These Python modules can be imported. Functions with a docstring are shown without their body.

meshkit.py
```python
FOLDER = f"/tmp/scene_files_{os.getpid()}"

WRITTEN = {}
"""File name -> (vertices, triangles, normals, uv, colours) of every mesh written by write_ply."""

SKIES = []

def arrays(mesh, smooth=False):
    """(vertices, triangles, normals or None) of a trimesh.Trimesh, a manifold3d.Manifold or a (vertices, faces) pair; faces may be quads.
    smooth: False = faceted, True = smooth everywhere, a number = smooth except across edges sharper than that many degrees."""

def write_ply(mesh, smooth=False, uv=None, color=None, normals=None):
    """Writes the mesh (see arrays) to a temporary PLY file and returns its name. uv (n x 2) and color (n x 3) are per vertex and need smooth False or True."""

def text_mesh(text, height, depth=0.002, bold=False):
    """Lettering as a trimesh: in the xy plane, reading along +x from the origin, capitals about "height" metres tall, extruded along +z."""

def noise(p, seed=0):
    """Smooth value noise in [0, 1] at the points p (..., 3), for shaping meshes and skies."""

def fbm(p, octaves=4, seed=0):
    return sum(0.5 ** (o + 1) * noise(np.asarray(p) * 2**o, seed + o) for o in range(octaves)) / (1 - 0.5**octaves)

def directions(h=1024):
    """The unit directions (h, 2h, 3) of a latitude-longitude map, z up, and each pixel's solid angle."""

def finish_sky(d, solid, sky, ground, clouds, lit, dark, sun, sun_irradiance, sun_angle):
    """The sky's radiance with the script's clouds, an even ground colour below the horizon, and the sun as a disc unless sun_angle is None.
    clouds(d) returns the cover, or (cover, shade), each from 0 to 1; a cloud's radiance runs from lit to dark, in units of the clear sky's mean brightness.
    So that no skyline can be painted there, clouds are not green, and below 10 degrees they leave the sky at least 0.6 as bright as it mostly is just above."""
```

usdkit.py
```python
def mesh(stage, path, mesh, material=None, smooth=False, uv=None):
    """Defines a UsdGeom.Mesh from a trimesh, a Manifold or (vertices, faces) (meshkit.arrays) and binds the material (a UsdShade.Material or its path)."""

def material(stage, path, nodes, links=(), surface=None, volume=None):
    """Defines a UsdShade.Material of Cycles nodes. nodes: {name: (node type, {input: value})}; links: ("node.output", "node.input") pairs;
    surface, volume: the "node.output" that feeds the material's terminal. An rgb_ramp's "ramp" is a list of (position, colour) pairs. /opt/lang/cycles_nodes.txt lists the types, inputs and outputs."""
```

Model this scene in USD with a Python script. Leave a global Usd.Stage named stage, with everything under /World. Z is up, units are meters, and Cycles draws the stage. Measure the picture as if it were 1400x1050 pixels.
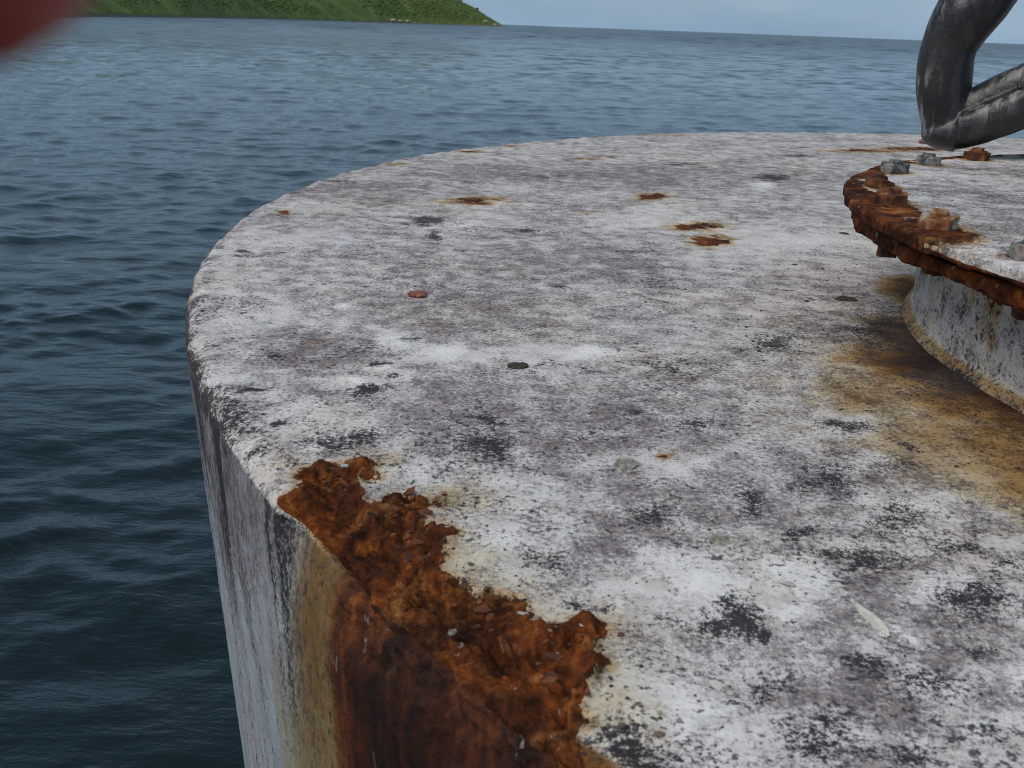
import math, random
import numpy as np, trimesh, shapely
import manifold3d as m3
from pxr import Usd, UsdGeom, UsdLux, UsdShade, Gf, Sdf, Vt
import usdkit, meshkit

stage = Usd.Stage.CreateInMemory()
UsdGeom.SetStageUpAxis(stage, UsdGeom.Tokens.z)
UsdGeom.SetStageMetersPerUnit(stage, 1.0)
UsdGeom.Xform.Define(stage, '/World')
UsdGeom.Scope.Define(stage, '/World/Looks')

# ------------------------------------------------------------------ camera
WATER, DECK, EYE = 0.0, 2.1, 2.4            # sea level, top of the buoy, lens (metres)
FPX = 1400.0                                # focal length in pixels of the 1400 x 1050 photograph
ROLL = math.atan(0.0378)
PITCH = math.atan((525 - 33.6) * math.cos(ROLL) / FPX)
_F = np.array([0, math.cos(PITCH), -math.sin(PITCH)])
_R0 = np.array([1.0, 0, 0]); _U0 = np.cross(_R0, _F)
_R = math.cos(ROLL) * _R0 + math.sin(ROLL) * _U0
_U = -math.sin(ROLL) * _R0 + math.cos(ROLL) * _U0
cam = UsdGeom.Camera.Define(stage, '/World/camera')
M = Gf.Matrix4d(*_R, 0, *_U, 0, *(-_F), 0, 0, 0, EYE, 1)
cam.AddTransformOp().Set(M)
cam.CreateHorizontalApertureAttr(20.955)
cam.CreateVerticalApertureAttr(20.955 * 0.75)
cam.CreateFocalLengthAttr(20.955)
cam.CreateClippingRangeAttr(Gf.Vec2f(0.002, 30000))
cam.CreateFStopAttr(14.0)
cam.CreateFocusDistanceAttr(1.25)
cam.CreateExposureAttr(0.55)

# ------------------------------------------------------------------ sky and sun (bright overcast, the sun a wide bright veil behind the viewer's left shoulder)
SUN_EL, SUN_AZ = math.radians(51), math.radians(-125)      # azimuth from +y towards +x
sun_dir = np.array([math.sin(SUN_AZ) * math.cos(SUN_EL), math.cos(SUN_AZ) * math.cos(SUN_EL), math.sin(SUN_EL)])
sun = UsdLux.DistantLight.Define(stage, '/World/sun')
sun.CreateIntensityAttr(0.4); sun.CreateAngleAttr(44.0); sun.CreateNormalizeAttr(True)
sun.CreateColorAttr(Gf.Vec3f(1.0, 0.92, 0.82))
zc = sun_dir; xc = np.cross([0, 0, 1.0], zc); xc /= np.linalg.norm(xc); yc = np.cross(zc, xc)
sun.AddTransformOp().Set(Gf.Matrix4d(*xc, 0, *yc, 0, *zc, 0, 0, 0, 50, 1))


class Graph:
    """Collects Cycles nodes; an input given as 'node.output' becomes a link."""
    def __init__(s):
        s.nodes, s.links = {}, []
    def __call__(s, kind, out=None, **inputs):
        name = f'{kind}_{len(s.nodes)}'
        vals = {}
        for k, v in inputs.items():
            if isinstance(v, str) and '.' in v:
                s.links.append((v, f'{name}.{k}'))
            else:
                vals[k] = v
        s.nodes[name] = (kind, vals)
        return f'{name}.{out}' if out else name
    def noise(s, vec, scale, detail=4, rough=0.55, **k):
        return s('noise_texture', 'fac', vector=vec, scale=scale, detail=detail, roughness=rough, **k)
    def step(s, v, a, b, lo=0.0, hi=1.0):
        return s('map_range', 'result', range_type='smoothstep', value=v, from_min=a, from_max=b, to_min=lo, to_max=hi, clamp=True)
    def math(s, op, a, b=0.0, **k):
        return s('math', 'value', math_type=op, value1=a, value2=b, **k)
    def mix(s, fac, a, b, kind='mix'):
        return s('mix', 'color', mix_type=kind, fac=fac, color1=a, color2=b)
    def attr(s, name):
        return s('attribute', 'fac', attribute=name)
    def build(s, name, surface=None, volume=None):
        return usdkit.material(stage, '/World/Looks/' + name, s.nodes, s.links, surface=surface, volume=volume)


dome = UsdLux.DomeLight.Define(stage, '/World/sky')
g = Graph()
sky = g('sky_texture', 'color', sky_type='single_scattering', sun_disc=False, sun_elevation=SUN_EL, sun_rotation=SUN_AZ, aerosol_density=2.0)
tc = g('texture_coordinate', 'generated')
cl = g('mapping', 'vector', vector=tc, scale=(1.0, 1.0, 5.0))
n1 = g.noise(cl, 2.2, 6, 0.55, distortion=0.6)
cov = g.step(n1, 0.30, 0.62, 0.80, 0.97)
n2 = g.noise(cl, 3.7, 5, 0.6)
cloud = g('rgb_ramp', 'color', fac=n2, ramp=[(0.25, (1.48, 2.35, 3.35)), (0.5, (1.80, 2.70, 3.72)), (0.75, (2.3, 3.1, 4.0))])
upz = g('separate_xyz', vector=tc) + '.z'
cloud = g.mix(1.0, cloud, g('rgb_ramp', 'color', fac=upz, ramp=[(0.0, (1, 1, 1)), (0.12, (1.0, 1.0, 1.0)), (0.6, (0.80, 0.82, 0.82)), (1.0, (0.80, 0.82, 0.82))]), 'multiply')
col = g.mix(cov, sky, cloud)
bg = g('background_shader', 'background', color=col, strength=0.1)
UsdShade.MaterialBindingAPI.Apply(dome.GetPrim()).Bind(g.build('overcast_sky', bg))
for p in (dome.GetPrim(),):
    p.SetCustomDataByKey('kind', 'structure')


# ------------------------------------------------------------------ helpers
def direction(px, py):
    return _F + (px - 700) / FPX * _R + (525 - py) / FPX * _U
def on_level(px, py, z):
    d = direction(px, py); t = (z - EYE) / d[2]
    return np.array([d[0] * t, d[1] * t])
def names_taken(path):
    return stage.GetPrimAtPath(path).IsValid()
def numbered(parent, name):
    path, k = f'{parent}/{name}', 0
    while names_taken(path):
        k += 1; path = f'{parent}/{name}_{k:03d}'
    return path
def tag(prim, label=None, category=None, group=None, kind=None):
    p = prim.GetPrim() if hasattr(prim, 'GetPrim') else prim
    for k, v in (('label', label), ('category', category), ('group', group), ('kind', kind)):
        if v: p.SetCustomDataByKey(k, v)
    return p
def thing(name, label, category, loc=(0, 0, 0), group=None):
    x = UsdGeom.Xform.Define(stage, numbered('/World', name))
    x.AddTranslateOp().Set(Gf.Vec3d(*map(float, loc)))
    tag(x, label, category, group)
    return x
def part(name, mesh, mat, parent=None, smooth=False, masks=None, normals=None, label=None):
    base = '/World' if parent is None else str(parent.GetPath())
    m = usdkit.mesh(stage, numbered(base, name), mesh, mat, smooth=smooth)
    if normals is not None:
        m.CreateNormalsAttr(Vt.Vec3fArray.FromNumpy(normals.astype(np.float32))); m.SetNormalsInterpolation('vertex')
    for k, a in (masks or {}).items():
        UsdGeom.PrimvarsAPI(m).CreatePrimvar(k, Sdf.ValueTypeNames.FloatArray, 'vertex').Set(Vt.FloatArray.FromNumpy(np.asarray(a, np.float32)))
    if label: tag(m, label)
    return m
def grid_faces(nr, nc, wrap=False):
    i = np.arange(nr - 1)[:, None] * nc
    j = np.arange(nc if wrap else nc - 1)[None, :]
    j2 = (j + 1) % nc
    return np.stack([i + j, i + j2, i + nc + j2, i + nc + j], -1).reshape(-1, 4)
def tri_normals(v, f4):
    f = np.vstack([f4[:, [0, 1, 2]], f4[:, [0, 2, 3]]])
    n = np.zeros_like(v); fn = np.cross(v[f[:, 1]] - v[f[:, 0]], v[f[:, 2]] - v[f[:, 0]])
    for k in range(3):
        n[:, k] = np.bincount(f.ravel(), np.repeat(fn[:, k], 3).reshape(-1), len(v)) if False else sum(np.bincount(f[:, c], fn[:, k], len(v)) for c in range(3))
    return n / np.maximum(np.linalg.norm(n, axis=1, keepdims=True), 1e-12)
def sstep(x, a, b):
    t = np.clip((x - a) / (b - a), 0, 1); return t * t * (3 - 2 * t)
fbm, noise = meshkit.fbm, meshkit.noise

# ------------------------------------------------------------------ materials
def rust_colour(g, pos, scale=1.0):
    """Layered rust: dark brown, red brown, orange, with pale salt flecks; returns colour."""
    a = g.noise(pos, 26 * scale, 7, 0.62, distortion=0.8)
    b = g.noise(pos, 150 * scale, 5, 0.65)
    s = g.math('add', g.math('multiply', a, 0.68), g.math('multiply', b, 0.32))
    c = g('rgb_ramp', 'color', fac=s, ramp=[(0.32, (0.012, 0.006, 0.005)), (0.43, (0.036, 0.013, 0.008)), (0.505, (0.095, 0.028, 0.011)),
                                           (0.575, (0.19, 0.052, 0.013)), (0.63, (0.33, 0.105, 0.024)), (0.71, (0.40, 0.21, 0.09)), (0.80, (0.45, 0.36, 0.28))])
    o = g.math('multiply', g.step(g.noise(pos, 15 * scale, 5, 0.62, distortion=0.7), 0.50, 0.66), g.step(b, 0.36, 0.60))
    c = g.mix(g.math('multiply', o, 0.45), c, g('rgb_ramp', 'color', fac=b, ramp=[(0.35, (0.20, 0.07, 0.018)), (0.55, (0.42, 0.18, 0.045)), (0.7, (0.48, 0.30, 0.13))]))
    w = g.step(g.noise(pos, 60 * scale, 6, 0.6), 0.635, 0.69)
    return g.mix(g.math('multiply', w, 0.8), c, (0.50, 0.45, 0.42))

def paint_material(name, side=False, hatch=False):
    """Old white paint under lichen, soot and droppings, some shade painted in, with rust and ochre stain where the vertex masks say so."""
    g = Graph()
    pos = g('geometry', 'position')
    if side:
        big = g('mapping', 'vector', vector=pos, scale=(1, 1, 0.22))
        tiny = g('mapping', 'vector', vector=pos, scale=(1, 1, 0.6))
    else:
        big = tiny = pos
    dark, white, stain, rust, lich = (g.attr(k) for k in ('dark', 'white', 'stain', 'rust', 'lichen'))
    # paint base, slightly warm and cool drifting; side carries its shade as darker, bluer paint
    drift = g.noise(pos, 6, 4, 0.5)
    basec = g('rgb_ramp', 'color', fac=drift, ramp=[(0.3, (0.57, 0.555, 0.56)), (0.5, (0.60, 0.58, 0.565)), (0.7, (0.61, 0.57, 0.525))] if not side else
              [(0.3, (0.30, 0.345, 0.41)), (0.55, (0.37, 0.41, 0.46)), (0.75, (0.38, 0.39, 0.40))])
    # lichen grey speckle, with painted shade by the hatch: fine grain whose density follows larger clouds
    cloud = g.noise(big, 9, 5, 0.6, distortion=0.5)
    mid = g.noise(big, 42, 5, 0.62)
    fine = g.noise(tiny, 260, 4, 0.7)
    grain = g.noise(tiny, 700, 2, 0.6)
    dens = g.math('add', g.math('multiply', cloud, 0.65), g.math('multiply', mid, 1.05))
    dens = g.math('add', dens, g.math('multiply', lich, 0.35))
    dens = g.math('add', dens, g.math('multiply', fine, 1.25))
    dens = g.math('add', dens, g.math('multiply', grain, 0.75))
    dens = g.math('subtract', dens, g.math('multiply', white, 0.32))
    m1 = g.step(dens, 1.61, 2.09)
    lcol = g('rgb_ramp', 'color', fac=g.noise(tiny, 120, 4, 0.6), ramp=[(0.3, (0.045, 0.038, 0.043)), (0.45, (0.115, 0.097, 0.105)), (0.55, (0.20, 0.165, 0.168)), (0.7, (0.30, 0.235, 0.215))])
    c = g.mix(g.math('multiply', m1, 0.90), basec, lcol)
    film = g.step(g.noise(big, 30, 8, 0.75, distortion=0.3), 0.42, 0.64)
    c = g.mix(film, c, g.mix(1.0, c, (0.80, 0.755, 0.735), 'multiply'))
    # clean white scabs of fresh paint / droppings
    wv = g.math('add', white, g.math('multiply', g.math('subtract', mid, 0.5), 1.4))
    wv = g.math('add', wv, g.math('multiply', g.math('subtract', 0.5, fine), 1.1))
    c = g.mix(g.math('multiply', g.step(wv, 0.52, 0.78), 0.75), c, g('rgb_ramp', 'color', fac=mid, ramp=[(0.35, (0.76, 0.75, 0.74)), (0.65, (0.64, 0.62, 0.60))]))
    # ochre stain: cream -> ochre -> brown, broken by noise
    sv = g.math('add', stain, g.math('multiply', g.math('subtract', g.noise(big, 22, 6, 0.62), 0.5), 0.55))
    scol = g('rgb_ramp', 'color', fac=sv, ramp=[(0.0, (0.95, 0.92, 0.84)), (0.25, (0.88, 0.79, 0.58)), (0.5, (0.62, 0.40, 0.165)), (0.75, (0.32, 0.17, 0.07)), (1.0, (0.12, 0.075, 0.05))])
    c = g.mix(g.step(sv, 0.05, 0.3), c, g.mix(1.0, c, scol, 'multiply'))
    if side:
        c = g.mix(g.math('multiply', g.step(sv, 0.15, 1.0), 0.75), c, g('rgb_ramp', 'color', fac=sv, ramp=[(0.25, (0.42, 0.34, 0.17)), (0.45, (0.33, 0.20, 0.065)), (0.7, (0.16, 0.07, 0.022))]))
    # black growth, and painted shade at the hatch foot
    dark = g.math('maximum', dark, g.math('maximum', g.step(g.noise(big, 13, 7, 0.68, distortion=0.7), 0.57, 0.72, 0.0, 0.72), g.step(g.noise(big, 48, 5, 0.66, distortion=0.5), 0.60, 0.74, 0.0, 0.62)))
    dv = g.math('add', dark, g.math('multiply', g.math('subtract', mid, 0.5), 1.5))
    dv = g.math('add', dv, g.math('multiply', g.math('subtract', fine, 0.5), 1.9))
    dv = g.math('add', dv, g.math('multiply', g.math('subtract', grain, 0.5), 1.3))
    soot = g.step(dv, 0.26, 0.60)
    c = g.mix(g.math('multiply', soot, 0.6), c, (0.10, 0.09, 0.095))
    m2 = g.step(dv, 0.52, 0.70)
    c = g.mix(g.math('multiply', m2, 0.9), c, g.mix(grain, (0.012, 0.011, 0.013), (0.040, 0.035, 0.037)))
    # small free black specks
    sp = g.math('add', g.math('multiply', g.noise(tiny, 130, 5, 0.7), 1.0), g.math('multiply', cloud, 0.45))
    m3_ = g.step(sp, 0.82, 0.88)
    c = g.mix(g.math('multiply', m3_, 0.8), c, (0.035, 0.032, 0.04))
    # rust
    rv = g.math('add', rust, g.math('multiply', g.math('subtract', g.noise(pos, 70, 6, 0.65), 0.5), 0.75))
    rv = g.math('add', rv, g.math('multiply', g.math('subtract', g.noise(pos, 28, 4, 0.6), 0.5), 0.7))
    halo = g.step(rv, 0.22, 0.46)
    c = g.mix(g.math('multiply', halo, 0.6), c, g.mix(1.0, c, (0.85, 0.56, 0.28), 'multiply'))
    rm = g.step(rv, 0.45, 0.52) if not side else g.step(rv, 0.18, 0.80)
    rc = rust_colour(g, big)
    deepen = g.attr('rust_dark')
    rc = g.mix(deepen, rc, g.mix(1.0, rc, (0.30, 0.21, 0.17), 'multiply'))  # mask multiplies the rust to a darker brown
    c = g.mix(rm, c, rc)
    # relief
    h = g.math('add', g.math('multiply', fine, 0.5), g.math('multiply', mid, 1.2))
    h = g.math('add', h, g.math('multiply', m1, -0.25))
    bump = g('bump', 'normal', height=h, strength=0.55 if not side else 0.4, distance=0.0022)
    rough = g('mix_float', 'result', fac=rm, a=0.85 if not side else 0.5, b=0.85)
    rh = g.math('add', g.noise(pos, 110, 7, 0.7), g.math('multiply', g.noise(pos, 420, 4, 0.7), 0.35))
    bump = g('bump', 'normal', height=g.math('multiply', rm, rh), strength=0.9, distance=0.006, normal=bump)
    p = g('principled_bsdf', 'BSDF', base_color=c, roughness=rough, specular_ior_level=0.10 if not side else 0.3, normal=bump)
    return g.build(name, p)

deck_paint = paint_material('weathered_deck_paint')
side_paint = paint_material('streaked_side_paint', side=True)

def plain_material(name, ramp, scale, rough=0.8, bumpd=0.002, detail=6, spec=0.3, bscale=None, bstr=0.6):
    g = Graph(); pos = g('texture_coordinate', 'object')
    n = g.noise(pos, scale, detail, 0.62, distortion=0.4)
    c = g('rgb_ramp', 'color', fac=n, ramp=ramp)
    b = g('bump', 'normal', height=g.noise(pos, bscale or scale * 3, 6, 0.65), strength=bstr, distance=bumpd)
    return g.build(name, g('principled_bsdf', 'BSDF', base_color=c, roughness=rough, specular_ior_level=spec, normal=b))

# ------------------------------------------------------------------ sea
def build_sea():
    rng = np.random.default_rng(5)
    az = np.radians(np.concatenate([np.linspace(-180, -40, 36)[:-1], np.linspace(-40, -33, 24)[:-1], np.linspace(-33, 33, 560), np.linspace(33, 45, 26)[1:], np.linspace(45, 180, 34)[1:-1]]))
    r = np.concatenate([[0.02, 0.6, 1.2, 1.7], np.arange(2.0, 10, 0.026), np.geomspace(10, 240, 560)[1:], np.geomspace(240, 12000, 110)[1:]])
    A, Rr = np.meshgrid(az, r)
    x, y = Rr * np.sin(A), Rr * np.cos(A)
    z = np.zeros_like(x); dx = np.zeros_like(x); dy = np.zeros_like(x)
    cell = np.maximum(np.gradient(r)[:, None], Rr * math.radians(0.118))
    wind = math.radians(-78)                       # waves run roughly towards the viewer and to the right
    for k in range(110):
        L = 0.12 * (4.0 / 0.12) ** ((k + rng.random()) / 110)
        a = wind + rng.normal(0, 0.62 if L < 2 else 0.35)
        steep = 0.0255 * math.exp(-0.5 * (math.log(L / 0.42) / 1.0) ** 2)
        kk = 2 * math.pi / L; amp = steep / kk * (0.75 + 0.5 * rng.random())
        ph = kk * (x * math.cos(a) + y * math.sin(a)) + rng.random() * 6.283
        # gusts: patches where the short waves are stronger
        fade = np.clip((L / cell - 1.8) / 2.5, 0, 1)
        s = amp * fade
        z += s * np.cos(ph); q = 0.9 * s
        dx -= q * math.cos(a) * np.sin(ph); dy -= q * math.sin(a) * np.sin(ph)
    gust = 0.30 + 3.4 * np.clip(fbm(np.stack([x * 0.5, y * 0.8, 0 * x], -1), 3, 3) - 0.28, 0, 1) ** 1.5 + 0.5 * fbm(np.stack([x * 0.04, y * 0.04, 0 * x], -1), 2, 8)
    gust = np.minimum(gust, 1.15)
    near = sstep(Rr, 0.3, 1.8)
    z *= gust * near; dx *= gust * near; dy *= gust * near
    v = np.stack([x + dx, y + dy, WATER + z], -1).reshape(-1, 3)
    f = grid_faces(len(r), len(az), wrap=True)[:, ::-1]
    f = f[:, [0, 1, 2, 3]]
    n = tri_normals(v, f)
    if n[:, 2].mean() < 0: f = f[:, ::-1]; n = -n
    # beyond the reach of the mesh the waves live on as facets: tilt the normals, in short crests
    from scipy.ndimage import gaussian_filter
    tilt = np.zeros((2, len(r), len(az)))
    for sr, sc_, wgt in ((0.8, 1.6, 0.8), (2.2, 4.0, 0.45), (6.0, 11.0, 0.16)):
        for k in (0, 1):
            q = gaussian_filter(rng.normal(size=(len(r), len(az))), (sr, sc_)); tilt[k] += wgt * q / q.std()
    tilt *= 0.10 * sstep(Rr, 12, 80) * (1 - 0.6 * sstep(Rr, 150, 700))
    n = n + np.stack([tilt[0].ravel() * 0.6, tilt[1].ravel(), np.zeros(n.shape[0])], 1); n /= np.linalg.norm(n, axis=1, keepdims=True)
    g = Graph(); pos = g('geometry', 'position')
    st = g('mapping', 'vector', vector=pos, rotation=(0, 0, 0.21), scale=(0.42, 1.0, 1.0))
    d = g('separate_xyz', vector=pos)
    dist = g.math('sqrt', g.math('add', g.math('multiply', d + '.x', d + '.x'), g.math('multiply', d + '.y', d + '.y')))
    far1 = g.step(dist, 40, 150); far2 = g.step(dist, 150, 500)
    h = g.math('multiply', g.noise(st, 5.0, 5, 0.60), 0.027)                       # ripples everywhere
    h = g.math('add', h, g.math('multiply', g.noise(st, 21, 3, 0.6), 0.0022))
    h = g.math('add', h, g.math('multiply', g.math('multiply', g.noise(st, 1.1, 4, 0.55), 0.26), far1))
    h = g.math('add', h, g.math('multiply', g.math('multiply', g.noise(st, 0.3, 4, 0.6), 0.95), far2))
    b = g('bump', 'normal', height=h, strength=1.0, distance=1.0)
    rough = g('map_range', 'result', value=dist, from_min=20, from_max=260, to_min=0.03, to_max=0.24, clamp=True)
    deep = g.mix(g.noise(pos, 0.4, 2), (0.0018, 0.0075, 0.0095), (0.0028, 0.0115, 0.0130))
    p = g('principled_bsdf', 'BSDF', base_color=deep, roughness=rough, ior=1.333, specular_ior_level=0.5, normal=b)
    m = part('water', (v, f), g.build('sea_water', p), normals=n)
    tag(m, 'dark blue green sea with small wind waves', kind='structure')
build_sea()

# ------------------------------------------------------------------ island
def build_island():
    px = np.concatenate([np.linspace(-900, -60, 70), np.linspace(-55, 560, 190), np.linspace(563, 690, 110)])
    # where the shoreline stands: range along each bearing, and ridge height there
    shore = np.interp(px, [-900, -400, 0, 100, 250, 400, 550, 640, 690], [190, 210, 265, 330, 520, 820, 1050, 1130, 1150])
    ridge = np.interp(px, [-900, -400, 0, 200, 400, 520, 560, 590, 607, 621, 635, 648, 658, 668, 678, 687, 690], [7, 8, 10, 15, 26, 32.5, 31.5, 29.5, 27.5, 24.0, 19.5, 15.0, 11, 7, 3.6, 0.2, -1.5])
    back = np.interp(px, [-900, 0, 400, 600, 660, 690], [110, 110, 160, 130, 60, 10])
    t = np.concatenate([[-0.03, 0], np.linspace(0.008, 1, 56), np.linspace(1.05, 2, 14)])
    bear = np.array([math.atan2(*on_level(q, 60, WATER)) for q in px])
    T, Bq = np.meshgrid(t, bear); S = shore[:, None] + back[:, None] * T
    S = S + 4 * (noise(np.stack([px * 0.02, 0 * px, 0 * px], -1), 2)[:, None] - 0.5) + 2.5 * (noise(np.stack([px * 0.11, 0 * px, 0 * px], -1), 4)[:, None] - 0.5)
    x, y = S * np.sin(Bq), S * np.cos(Bq)
    prof = np.where(T < 0, T * 10, np.where(T < 1, 0.9 * np.minimum(T / 0.02, 1) / np.maximum(ridge[:, None], 1) * np.minimum(ridge[:, None], 1) + np.sin(np.clip(T, 0, 1) * math.pi / 2) ** 1.15, 1 - 0.6 * (T - 1) ** 2))
    P3 = np.stack([x, y, 0 * x], -1)
    rough_ = (fbm(P3 * 0.03, 3, 1) - 0.5) * 7 + (fbm(P3 * 0.18, 3, 2) - 0.5) * 2.2
    z = ridge[:, None] * prof + rough_ * sstep(T, 0.02, 0.4) * np.clip(ridge[:, None] / 25, 0, 1) - 0.05
    v = np.stack([x, y, z], -1).reshape(-1, 3)
    f = grid_faces(len(px), len(t)); n = tri_normals(v, f)
    if n[:, 2].mean() < 0: f = f[:, ::-1]; n = -n
    g = Graph(); pos = g('geometry', 'position')
    zz = g('separate_xyz', vector=pos) + '.z'
    a = g.noise(pos, 0.06, 6, 0.65)
    c = g('rgb_ramp', 'color', fac=a, ramp=[(0.3, (0.060, 0.095, 0.028)), (0.5, (0.085, 0.128, 0.036)), (0.62, (0.115, 0.150, 0.048)), (0.75, (0.15, 0.16, 0.07))])
    beach = g.step(g.math('add', zz, g.math('multiply', g.noise(pos, 0.05, 4), 2.2)), 1.6, 2.3)
    c = g.mix(beach, (0.17, 0.145, 0.10), c)
    isl = part('hills', (v, f), g.build('grassy_hillside', g('principled_bsdf', 'BSDF', base_color=c, roughness=0.9, specular_ior_level=0.1,
               normal=g('bump', 'normal', height=g.noise(pos, 0.9, 4, 0.6), strength=0.8, distance=0.5))), normals=n)
    tag(isl, 'green scrubby headland across the water', kind='structure')
    # scrub: countless low bushes
    rng = np.random.default_rng(11)
    leaf = Graph(); rnd = leaf('object_info', 'random')
    lc = leaf('rgb_ramp', 'color', fac=rnd, ramp=[(0, (0.055, 0.090, 0.026)), (0.4, (0.075, 0.115, 0.032)), (0.75, (0.095, 0.138, 0.040)), (1, (0.13, 0.15, 0.06))])
    leafm = leaf.build('bush_leaves', leaf('principled_bsdf', 'BSDF', base_color=lc, roughness=0.85, specular_ior_level=0.15))
    pi = UsdGeom.PointInstancer.Define(stage, '/World/scrub')
    tag(pi, 'low green bushes covering the far hillside', kind='stuff')
    for k in range(4):
        s = trimesh.creation.icosphere(2, 1.0); p = np.array(s.vertices)
        p *= (0.72 + 0.65 * fbm(p * 2.3 + k * 9, 3, k))[:, None]; p[:, 2] *= 0.7
        usdkit.mesh(stage, f'/World/scrub/bush_{k:03d}' if k else '/World/scrub/bush', (p, s.faces), leafm, smooth=False)
    pi.CreatePrototypesRel().SetTargets([Sdf.Path('/World/scrub/bush')] + [Sdf.Path(f'/World/scrub/bush_{k:03d}') for k in (1, 2, 3)])
    vg = v.reshape(len(px), len(t), 3)
    N = 24000
    ii = np.interp(rng.random(N), np.linspace(0, 1, 7), [20, 75, 140, 200, 262, 320, len(px) - 3]); jj = 3 + rng.random(N) ** 1.1 * 56
    i0, j0 = ii.astype(int), jj.astype(int); fi, fj = (ii - i0)[:, None], (jj - j0)[:, None]
    q = vg[i0, j0] * (1 - fi) * (1 - fj) + vg[i0 + 1, j0] * fi * (1 - fj) + vg[i0, j0 + 1] * (1 - fi) * fj + vg[i0 + 1, j0 + 1] * fi * fj
    keep = (fbm(q * [0.03, 0.03, 0], 3, 8) + 0.25 * rng.random(N) > 0.56) & (q[:, 2] > 1.2)
    q = q[keep]; n_ = len(q)
    size = rng.uniform(0.25, 0.7, n_) * np.interp(np.hypot(q[:, 0], q[:, 1]), [200, 1100], [0.9, 1.9]) * np.clip(q[:, 2] / 8, 0.45, 1)
    pi.CreatePositionsAttr(Vt.Vec3fArray.FromNumpy(q.astype(np.float32)))
    pi.CreateProtoIndicesAttr(Vt.IntArray.FromNumpy(rng.integers(0, 4, n_).astype(np.int32)))
    pi.CreateScalesAttr(Vt.Vec3fArray.FromNumpy(np.stack([size, size, size * rng.uniform(0.7, 1.1, n_)], 1).astype(np.float32)))
    an = rng.random(n_) * math.pi
    pi.CreateOrientationsAttr(Vt.QuathArray([Gf.Quath(float(math.cos(a_)), 0, 0, float(math.sin(a_))) for a_ in an]))
    # single trees on the falling skyline
    bark = plain_material('tree_bark', [(0.3, (0.05, 0.04, 0.03)), (0.7, (0.11, 0.09, 0.07))], 3, bumpd=0.02)
    looks = ['tallest small tree standing alone on the crest of the headland skyline', 'squat round tree on the headland skyline right of the tallest one', 'lowest tree down the slope near the end of the headland']
    for k, (q_, h_, w_) in enumerate(((614, 4.6, 2.0), (629, 3.2, 2.1), (652, 2.4, 1.5))):
        i = int(np.argmin(abs(px - q_))); j = int(np.argmax([np.dot(vv - [0, 0, EYE], [0, 0, 1]) / np.hypot(vv[0], vv[1]) for vv in vg[i]]))
        b = vg[i, j]
        t_ = thing('tree', looks[k], 'tree', b)
        tr = [trimesh.creation.cylinder(0.16, segment=[[0, 0, -0.4], [0.1, 0, h_ * 0.6]], sections=7)]
        for s_ in range(4):
            an_ = s_ * 1.7 + k; tr.append(trimesh.creation.cylinder(0.07, segment=[[0.05, 0, h_ * 0.4], [w_ * 0.6 * math.cos(an_), w_ * 0.6 * math.sin(an_), h_ * 0.75]], sections=5))
        part('trunk', trimesh.util.concatenate(tr), bark, t_)
        cl_ = []
        for s_ in range(260):
            d_ = rng.normal(size=3); d_ /= np.linalg.norm(d_); rr = w_ * rng.uniform(0.55, 1.0) * (0.8 + 0.5 * noise(d_[None] * 1.9 + k * 5, 3)[0])
            c_ = np.array([0, 0, h_ * 0.72]) + d_ * [rr, rr, rr * 0.65]
            tri_ = c_ + rng.normal(0, 0.26, (3, 3)); cl_.append(tri_)
        cv = np.concatenate(cl_)
        part('crown', (cv, np.arange(len(cv)).reshape(-1, 3)), leafm, t_)
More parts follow.
